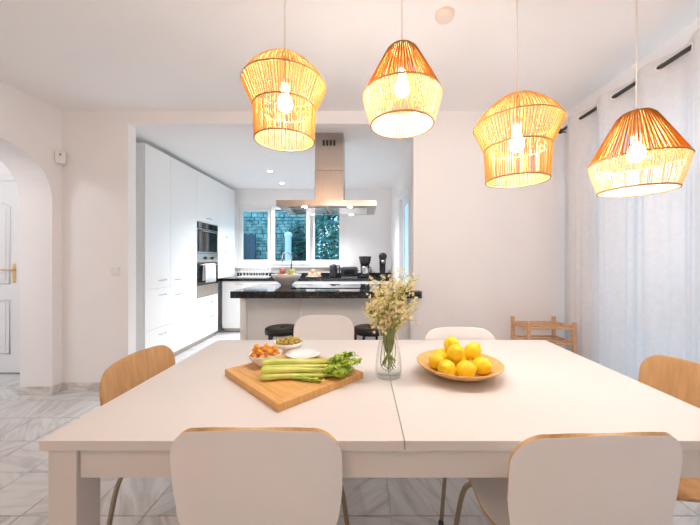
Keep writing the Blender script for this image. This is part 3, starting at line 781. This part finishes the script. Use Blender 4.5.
# hood
t = thing('cooker_hood', 'stainless steel island cooker hood with flat canopy and square chimney', 'cooker hood', (-.345, 3.30, 0))
bxo('canopy', (-.515, .49, -.30, .30, 1.78, 1.84), 'steel', t, .002)
bm = bmesh.new(); hz0, hz1, hx_, hy_ = 1.842, KZ-.001, .152, .15
ch = bxo('chimney', (-.152, .152, -.15, .15, 1.8405, 2.18), 'steel', t, .003)
up = bxo('chimney_upper', (-.149, .149, -.147, .147, 2.1805, KZ-.001), 'steel', t, .003)
for k in range(4):
    bxo('vent_slot', (-.07+k*.037, -.07+k*.037+.026, -.150, -.1472, 2.44, 2.50), 'iron_black', up)
bxo('filter', (-.42, -.02, -.22, .22, 1.774, 1.7795), 'chrome', t, .002); bxo('filter', (.0, .40, -.22, .22, 1.774, 1.7795), 'chrome', t, .002)
for dx, dy in ((-.24, -.255), (.22, -.255), (-.24, .255), (.22, .255)):
    bm = bmesh.new(); lathe(bm, [(0, 1.776), (.022, 1.776), (.025, 1.7795), (0, 1.7795)], 16, (dx, dy, 0)); obj('hood_light', bm, 'hood_glow', t)
# downlights
for x, y_, lb in ((-1.39, 4.53, 'small round recessed ceiling spot in the kitchen, first from the dining room'), (-1.40, 5.25, 'small round recessed ceiling spot in the kitchen nearest the window'), (-.36, 4.55, 'added ceiling spot hidden behind the hood chimney to brighten the kitchen')):  # the spot behind the chimney is added, unseen, to brighten the kitchen
    t = thing('ceiling_spot', lb, 'ceiling light', (x, y_, KZ))
    bm = bmesh.new(); ring(bm, .042, -.004, .006, 24); obj('trim_ring', bm, 'white_plastic', t, True)
    bm = bmesh.new(); lathe(bm, [(0, -.004), (.036, -.004), (.036, -.0005), (0, -.0005)], 20); obj('lamp_face', bm, 'spot_glow', t)
    ld = bpy.data.lights.new('spot_beam', 'SPOT'); ld.energy = SPOT; ld.color = (.95, .97, 1); ld.spot_size = R(115); ld.spot_blend = .7; ld.shadow_soft_size = .035
    lo = bpy.data.objects.new('spot_beam', ld); C.objects.link(lo); lo.parent = t; lo.location = (0, 0, -.012)
# bar stools
def stool(x, y_, label):
    t = thing('bar_stool', label, 'stool', (x, y_, 0), R(20))
    z = .645
    bm = bmesh.new(); lathe(bm, [(.018, z-.018), (.018, z-.006), (.03, z-.003), (.13, z), (.146, z-.004), (.152, z-.014), (.152, z-.05), (.146, z-.05), (.146, z-.02), (.03, z-.02)], 32, cap=False); obj('seat', bm, 'iron_black', t, True)
    for k in range(4):
        a = PI/4+k*PI/2
        bm = bmesh.new(); tube(bm, [(.12*math.cos(a), .12*math.sin(a), z-.02), (.146*math.cos(a), .146*math.sin(a), z-.08), (.19*math.cos(a), .19*math.sin(a), 0)], .013, 8); obj('leg', bm, 'iron_black', t, True)
    bm = bmesh.new(); ring(bm, .168, .26, .009, 36); obj('foot_ring', bm, 'iron_black', t, True)
stool(-.71, 2.68, 'black round bar stool at the island near the white fruit bowl')
stool(.075, 2.68, 'black round bar stool at the island behind the flower vase')

# ------------------------------------------------------------------ on the table
TT = TZ+.0003
# cutting board
BT = .026
ctr = Vector((-.2895, 1.2625, TT)); ang = math.atan2(-.327, .333)
t = thing('cutting_board', 'thick bamboo cutting board with juice groove lying across the table', 'cutting board', ctr, ang)
hl, hw = .221, .196     # along the left-front edge, along the right-front edge
ci = .022; bm = bmesh.new()
bz = TT+BT
# board with a recessed groove: three frames
def frame_pts(m, z): return [(-hl+m, -hw+m, z), (hl-m, -hw+m, z), (hl-m, hw-m, z), (-hl+m, hw-m, z)]
rows = [frame_pts(0, 0), frame_pts(0, BT), frame_pts(.022, BT), frame_pts(.026, BT-.004), frame_pts(.034, BT-.004), frame_pts(.038, BT)]
V = [[bm.verts.new(p) for p in r_] for r_ in rows]
for a, b in zip(V, V[1:]):
    for k in range(4): bm.faces.new([a[k], a[(k+1) % 4], b[(k+1) % 4], b[k]])
bm.faces.new(V[0][::-1]); bm.faces.new(V[-1])
obj('board', bm, 'bamboo', t, bevel=.0015)
for sx in (-1,):
    bxo('finger_slot', (-hl-.0006, -hl+.001, -.05, .05, .008, .017), 'gap_dark', t)
# celery
ca = P(262, 371, 1.185); cb = P(352, 368, 1.245)
cz = bz
base = Vector((ca.x, ca.y, cz)); dirv = Vector((cb.x-ca.x, cb.y-ca.y, 0)).normalized(); side = Vector((-dirv.y, dirv.x, 0))
t = thing('celery', 'fresh bunch of green celery lying on the cutting board', 'celery', base)
rn = random.Random(3)
def CP(u, v, w): return dirv*u+side*v+Vector((0, 0, w))
stk = [(-.034, .014, -.050, .013), (-.017, .014, -.022, .013), (.002, .014, .004, .013), (.021, .014, .030, .013), (.037, .015, .060, .013),
       (-.026, .034, -.036, .030), (-.006, .038, -.010, .034), (.014, .038, .018, .034), (.030, .034, .042, .030), (.004, .056, .004, .046), (.020, .053, .030, .044)]
bmL = bmesh.new()
for i, (v0, w0, v1, w1) in enumerate(stk):
    LN = rn.uniform(.235, .30)
    path = smoothpath([CP(-.005+rn.uniform(0, .008), v0*.8, w0*.8+.003), CP(.03, v0*1.03, w0+.001), CP(.10, v0*.98, w0), CP(LN*.7, (v0+v1)/2, (w0+w1)/2*.98), CP(LN, v1, w1)], 4)
    n = len(path)
    rr = [(.0095 if k == 0 else (.0150-.0085*(k/(n-1)))) for k in range(n)]
    bm = bmesh.new(); tube(bm, path, rr, 10); obj('stalk', bm, 'celery_stalk', t, True)
    # thin branching stems and leaves
    tip = path[-1]
    for b in range(4):
        e = tip+dirv*rn.uniform(.03, .085)+side*(v1*.25+rn.uniform(-.03, .03))+Vector((0, 0, rn.uniform(-.01, .018)))
        e.z = max(e.z, .008)
        tube(bmL, [tip-dirv*.02, (tip+e)/2, e], [.0045, .003, .0015], 6)
        for l in range(7):
            c_ = tip.lerp(e, rn.uniform(.2, 1.15))+Vector((rn.uniform(-.012, .012), rn.uniform(-.012, .012), rn.uniform(-.004, .014)))
            c_.z = max(c_.z, .006)
            a = rn.uniform(0, 6.28); s = rn.uniform(.010, .019)
            nrm = Vector((rn.uniform(-.8, .8), rn.uniform(-.8, .8), 1)).normalized()
            ux = nrm.cross(Vector((math.cos(a), math.sin(a), 0))).normalized(); uy = nrm.cross(ux)
            pts = []
            for k in range(9):
                th_ = 2*PI*k/9; rad = s*(1 if k % 2 == 0 else .62)
                q = c_+ux*rad*math.cos(th_)*.8+uy*rad*math.sin(th_)+nrm*(.004*math.sin(th_*2))
                q.z = max(q.z, .002); pts.append(bmL.verts.new(q))
            cv = bmL.verts.new(c_+nrm*.003)
            for k in range(9): bmL.faces.new([cv, pts[k], pts[(k+1) % 9]])
# low front leafy sprig
for b in range(3):
    s0 = CP(.12, -.045, .010); e = CP(.19+.02*b, -.066-.012*b, .008)
    tube(bmL, [s0, (s0+e)/2, e], [.005, .004, .002], 6)
    for l in range(8):
        c_ = s0.lerp(e, rn.uniform(.35, 1.15)); c_.z = rn.uniform(.005, .014); a = rn.uniform(0, 6.28); s = rn.uniform(.009, .014)
        pts = [bmL.verts.new(c_+Vector((math.cos(a+2*PI*k/8)*s*(1 if k % 2 else .6), math.sin(a+2*PI*k/8)*s*(1 if k % 2 else .6), rn.uniform(-.002, .004)))) for k in range(8)]
        bmL.faces.new(pts)
o = obj('leaves', bmL, 'celery_leaf', t, False); o['kind'] = 'stuff'
# bowls
def bowl(name, label, loc, r, h):
    t = thing(name, label, 'bowl', loc)
    bm = bmesh.new()
    lathe(bm, [(0, 0), (r*.45, 0), (r*.48, .004), (r*.72, h*.35), (r*.9, h*.7), (r, h), (r-.004, h), (r*.86, h*.7), (r*.66, h*.38), (r*.4, .009), (0, .008)], 36)
    obj('vessel', bm, 'ceramic', t, True); return t
b1 = Vector((-.430, 1.335, bz+.0003)); b2 = Vector((-.385, 1.568, TT))
bowl('snack_bowl', 'small white bowl of orange snacks on the cutting board', b1, .074, .052)
bowl('olive_bowl', 'white bowl of green olives on the table behind the cutting board', b2, .080, .066)
t = thing('saucer', 'small white saucer on the far corner of the cutting board', 'saucer', (-.283, 1.448, bz+.0003))
bm = bmesh.new(); lathe(bm, [(0, 0), (.04, 0), (.06, .006), (.083, .014), (.083, .017), (.058, .010), (.038, .004), (0, .004)], 36); obj('dish', bm, 'ceramic', t, True)
def pile(n, ctr, r, z0, layers, size, mk, nm, label, cat, group, sc):
    bm = bmesh.new(); ball(bm, (0, 0, 0), size, sc, 2)
    if nm == 'cheese_puff':
        for v in bm.verts: v.co *= 1+.30*math.sin(v.co.x*330+1)*math.cos(v.co.y*290+v.co.z*200)
    src = obj(nm, bm, mk, None, True); first = True; rn = random.Random(5)
    for z, rad, cnt_ in layers:
        for k in range(cnt_):
            a = 2*PI*k/cnt_+z*40
            o = src if first else src.copy()
            if not first: C.objects.link(o)
            first = False
            o.location = (ctr.x+rad*math.cos(a), ctr.y+rad*math.sin(a), ctr.z+z+rn.uniform(-.001, .002)); o.rotation_euler = (rn.uniform(0, 1), rn.uniform(0, 1), rn.uniform(0, 6.28))
            tag(o, label, cat, group)
pile(0, b2, 0, 0, [(.030, .022, 5), (.048, .048, 11), (.052, .022, 5), (.066, .055, 12), (.071, .032, 7), (.074, .0, 1)], .0115, 'olive', 'olive', 'green olive heaped in the white bowl', 'olive', 'olives in the white bowl', (1, .85, .85))
pile(0, b1, 0, 0, [(.030, .028, 6), (.047, .053, 11), (.052, .028, 5), (.067, .044, 7), (.070, .014, 3)], .0125, 'puff', 'cheese_puff', 'crunchy orange snack ball heaped in the white bowl', 'snack', 'orange snacks in the white bowl', (1, .9, .85))
bm = bmesh.new(); ball(bm, (0, 0, 0), .0135, (1, .9, .9)); tag(obj('cheese_puff', bm, 'puff', None, True, loc=(b1.x-.030, b1.y-.025, b1.z+.086)), 'orange snack ball topping the heap on the rim side', 'snack', 'orange snacks in the white bowl')
# vase and flowers
vx, vy = .112, 1.272
t = thing('glass_vase', 'clear glass vase holding flowers at the seam of the table', 'vase', (vx, vy, TT))
pr = [(0, 0), (.050, 0), (.055, .006), (.056, .03), (.054, .07), (.048, .11), (.041, .145), (.039, .17), (.042, .195), (.048, .218),
      (.0455, .218), (.0395, .195), (.0365, .17), (.0385, .145), (.0455, .11), (.0515, .07), (.0535, .03), (.050, .012), (0, .010)]
bm = bmesh.new(); lathe(bm, pr, 40); obj('vessel', bm, 'vase_glass', t, True)
t = thing('flower_bouquet', 'bouquet of small cream yellow blossoms standing in the glass vase', 'flowers', (vx, vy, TT+.012))
rn = random.Random(8); bs = bmesh.new(); bb = bmesh.new(); bl = bmesh.new()
def blossom(c_, s):
    nrm = Vector((rn.uniform(-1, 1), rn.uniform(-1.3, .7), rn.uniform(-.2, 1))).normalized()
    a0 = rn.uniform(0, 6); ux = nrm.orthogonal().normalized(); uy = nrm.cross(ux)
    ct = bb.verts.new(c_); pts = []
    for k in range(10):
        th_ = a0+2*PI*k/10; rad = s*(1 if k % 2 == 0 else .55)
        pts.append(bb.verts.new(c_+ux*rad*math.cos(th_)+uy*rad*math.sin(th_)+nrm*s*.45))
    for k in range(10): bb.faces.new([ct, pts[k], pts[(k+1) % 10]])
    ball(bb, c_+nrm*s*.25, s*.30, sub=1)
# stems: enter from below, pass the neck, spread
N = 34
for i in range(N):
    a = 2*PI*i/N*3.1+rn.uniform(-.3, .3); q = math.sqrt((i+.5)/N)
    nk = .027*q; foot_r = rn.uniform(.012, .034); af = a+PI+rn.uniform(-.6, .6)
    hgt = .225+.10*rn.random()+.085*(1-q); sp = .085*q
    tp = Vector((sp*math.cos(a)*1.12, sp*math.sin(a)*.95, hgt))
    if i % 6 == 0: tp = Vector((.055+rn.uniform(0, .04), rn.uniform(-.02, .03), .36+rn.uniform(0, .035)))
    p = [Vector((foot_r*math.cos(af), foot_r*math.sin(af), .012+rn.uniform(0, .05))), Vector((nk*math.cos(a)*.6, nk*math.sin(a)*.6, .10)), Vector((nk*math.cos(a), nk*math.sin(a), .165)), Vector((nk*math.cos(a)*1.25+tp.x*.2, nk*math.sin(a)*1.25+tp.y*.2, .215)), tp]
    path = smoothpath(p, 4); tube(bs, path, .0019, 5)
    for b in range(13):
        o_ = path[-1-rn.randint(0, 5)]
        e = o_+Vector((rn.gauss(0, .022), rn.gauss(0, .020), rn.uniform(-.005, .042)))
        tube(bs, [o_, (o_+e)/2+Vector((0, 0, -.003)), e], .0010, 4)
        for f_ in range(4):
            blossom(e+Vector((rn.gauss(0, .008), rn.gauss(0, .008), rn.gauss(0, .008))), rn.uniform(.006, .0098))
    for b in range(16):
        o_ = path[-1-rn.randint(1, 6)]; dr = Vector((rn.uniform(-1, 1), rn.uniform(-1, 1), rn.uniform(.2, 1.2))).normalized()
        if o_.z < .2: continue
        L = rn.uniform(.016, .032); sd = dr.orthogonal().normalized()*.0022
        bl.faces.new([bl.verts.new(o_-sd), bl.verts.new(o_+sd), bl.verts.new(o_+dr*L*.6+sd), bl.verts.new(o_+dr*L), bl.verts.new(o_+dr*L*.6-sd)])
# looped stems in the vase
for k in range(3):
    a = k*2.1+.4; x = .034
    tube(bs, smoothpath([(.018*math.cos(a), .018*math.sin(a), .165), (x*math.cos(a), x*math.sin(a), .10), (x*.95*math.cos(a+.3), x*.95*math.sin(a+.3), .03), (.008*math.cos(a), .008*math.sin(a), .010), (-.018*math.cos(a), -.018*math.sin(a), .05), (-.012*math.cos(a), -.012*math.sin(a), .16)], 5), .0017, 5)
for nm, b_, mk in (('stems', bs, 'stem_green'), ('blossoms', bb, 'blossom'), ('leaves', bl, 'filler_yellow')):
    o = obj(nm, b_, mk, t, nm == 'stems', recalc=(nm != 'leaves')); o['kind'] = 'stuff'
# lemon dish
lx, ly = .418, 1.295
t = thing('lemon_dish', 'shallow round wooden dish piled with lemons', 'dish', (lx, ly, TT))
bm = bmesh.new(); lathe(bm, [(0, 0), (.075, 0), (.09, .004), (.135, .022), (.178, .050), (.179, .054), (.175, .055), (.132, .029), (.085, .011), (0, .008)], 48); obj('bowl', bm, 'dish_wood', t, True)
bm = bmesh.new()
lathe(bm, [(0, -.050), (.006, -.048), (.012, -.043), (.026, -.034), (.035, -.018), (.038, 0), (.035, .018), (.026, .033), (.014, .041), (.009, .046), (.005, .0505), (0, .051)], 24)
lem = obj('lemon', bm, 'lemon', None, True); first = True
LL = [(-.090, .012, .050, 70, 20, 'lemon on the vase side of the wooden dish'), (-.074, -.078, .050, 60, -40, 'lemon lying at the dish rim below the pile, vase side'),
      (.004, -.078, .047, 75, 80, 'lemon lying in the middle of the dish rim, pointing out'), (.082, -.045, .050, 80, 30, 'lemon lying on the curtain side of the wooden dish'),
      (-.018, -.018, .096, 60, 10, 'lemon in the middle of the pile resting on the others'), (.067, .018, .092, 35, 70, 'upper lemon in the pile on the curtain side'),
      (-.008, .076, .104, 50, -30, 'topmost lemon of the pile at the back'), (-.05, .088, .048, 80, 10, 'lemon hidden low at the far side of the dish'),
      (.03, .098, .048, 80, 100, 'lemon hidden low at the far side beneath the topmost one'), (.018, .034, .046, 85, 0, 'lemon at the very bottom centre of the dish')]
for dx, dy, dz, tl, az_, lb in LL:
    o = lem if first else lem.copy()
    if not first: C.objects.link(o)
    first = False
    o.location = (lx+dx, ly+dy, TT+dz); o.rotation_euler = (R(tl), 0, R(az_)); o.scale = (.94, .94, .88)
    tag(o, lb, 'lemon', 'lemons in the wooden dish')

# ------------------------------------------------------------------ garden seen through the kitchen window
struct(bxo('ground', (-14, 14, KYB+.25, 18, -.14, -.02), 'ground'))
t = thing('garden_wall', 'rough stone garden wall outside the kitchen window', 'wall', (-3.2, 8.4, 0))
bxo('core', (-3.2, 1.75, .06, .3, -.02, 3.4), 'gate_blue', t)
bm = bmesh.new(); rn = random.Random(2); z = .9
while z < 3.4:
    h = rn.uniform(.07, .13); x = -3.2
    while x < 1.7:
        w_ = rn.uniform(.1, .26); d_ = rn.uniform(.0, .05); g_ = .008
        box(bm, x+g_, min(x+w_, 1.74)-g_, -.02-d_, .07, z+g_, z+h-g_); x += w_
    z += h
o = obj('stones', bm, 'stone', t, bevel=0); o['kind'] = 'stuff'
t = thing('garden_gate', 'dark blue plank gate in front of the stone garden wall', 'gate', (-3.08, 8.22, 0))
for k in range(4): bxo('plank', (-.16+k*.081, -.16+k*.081+.078, -.02, .02, 0, 1.95-(k % 2)*.03), 'gate_blue', t, .004)
for z in (.4, 1.65): bxo('rail', (-.16, .16, .0205, .045, z, z+.09), 'gate_blue', t)
t = thing('garden_post', 'pale slim garden column outside the middle window pane', 'column', (-1.87, 7.6, 0))
bm = bmesh.new(); lathe(bm, [(.11, 0), (.11, .1), (.085, .13), (.08, 1.80), (.1, 1.83), (.1, 1.89), (.05, 1.93), (0, 1.94)], 20); obj('shaft', bm, 'ceramic', t, True)
def bush(x, y_, h, rx, n, mk, label, seed):
    t = thing('garden_bush', label, 'bush', (x, y_, 0)); rn = random.Random(seed); bm = bmesh.new()
    for k in range(n):
        a, b = rn.uniform(0, 6.28), rn.uniform(-1, 1); rr = rn.uniform(.55, 1)**.5
        lump = 1+.22*math.sin(3*a+seed)*math.cos(4*b)
        c_ = Vector((rx*rr*lump*math.cos(a)*math.sqrt(1-b*b), rx*.7*rr*lump*math.sin(a)*math.sqrt(1-b*b), h*.58+h*.42*b*rr*lump))
        nrm = Vector((rn.gauss(0, 1), rn.gauss(0, 1), rn.gauss(0, 1))).normalized(); ux = nrm.orthogonal().normalized(); uy = nrm.cross(ux)
        L, w_ = rn.uniform(.05, .11), rn.uniform(.02, .04)
        bm.faces.new([bm.verts.new(c_-ux*L), bm.verts.new(c_+uy*w_), bm.verts.new(c_+ux*L), bm.verts.new(c_-uy*w_)])
    o = obj('foliage', bm, mk, t, recalc=False); o['kind'] = 'stuff'
    for k in range(5):
        a = k*1.26; bm = bmesh.new(); tube(bm, [(.04*math.cos(a), .04*math.sin(a), 0), (.15*math.cos(a)*rx, .12*math.sin(a)*rx, h*.4), (.5*rx*math.cos(a), .35*rx*math.sin(a), h*.8)], [.03, .022, .008], 6); obj('stem', bm, 'bark', t, True)
bush(-.82, 7.75, 3.0, .52, 2600, 'leaf_mid', 'broad mid-green garden bush outside the right window pane', 1)
bush(-1.72, 7.95, 2.2, .26, 900, 'leaf_dark', 'dark green bush growing against the stone garden wall', 2)
bush(-.35, 9.8, 3.6, 1.0, 3000, 'leaf_dark', 'tall dark garden bush at the end of the stone wall', 3)
bush(-3.75, 7.9, 2.6, .45, 1200, 'leaf_mid', 'narrow green bush by the dark blue garden gate', 4)
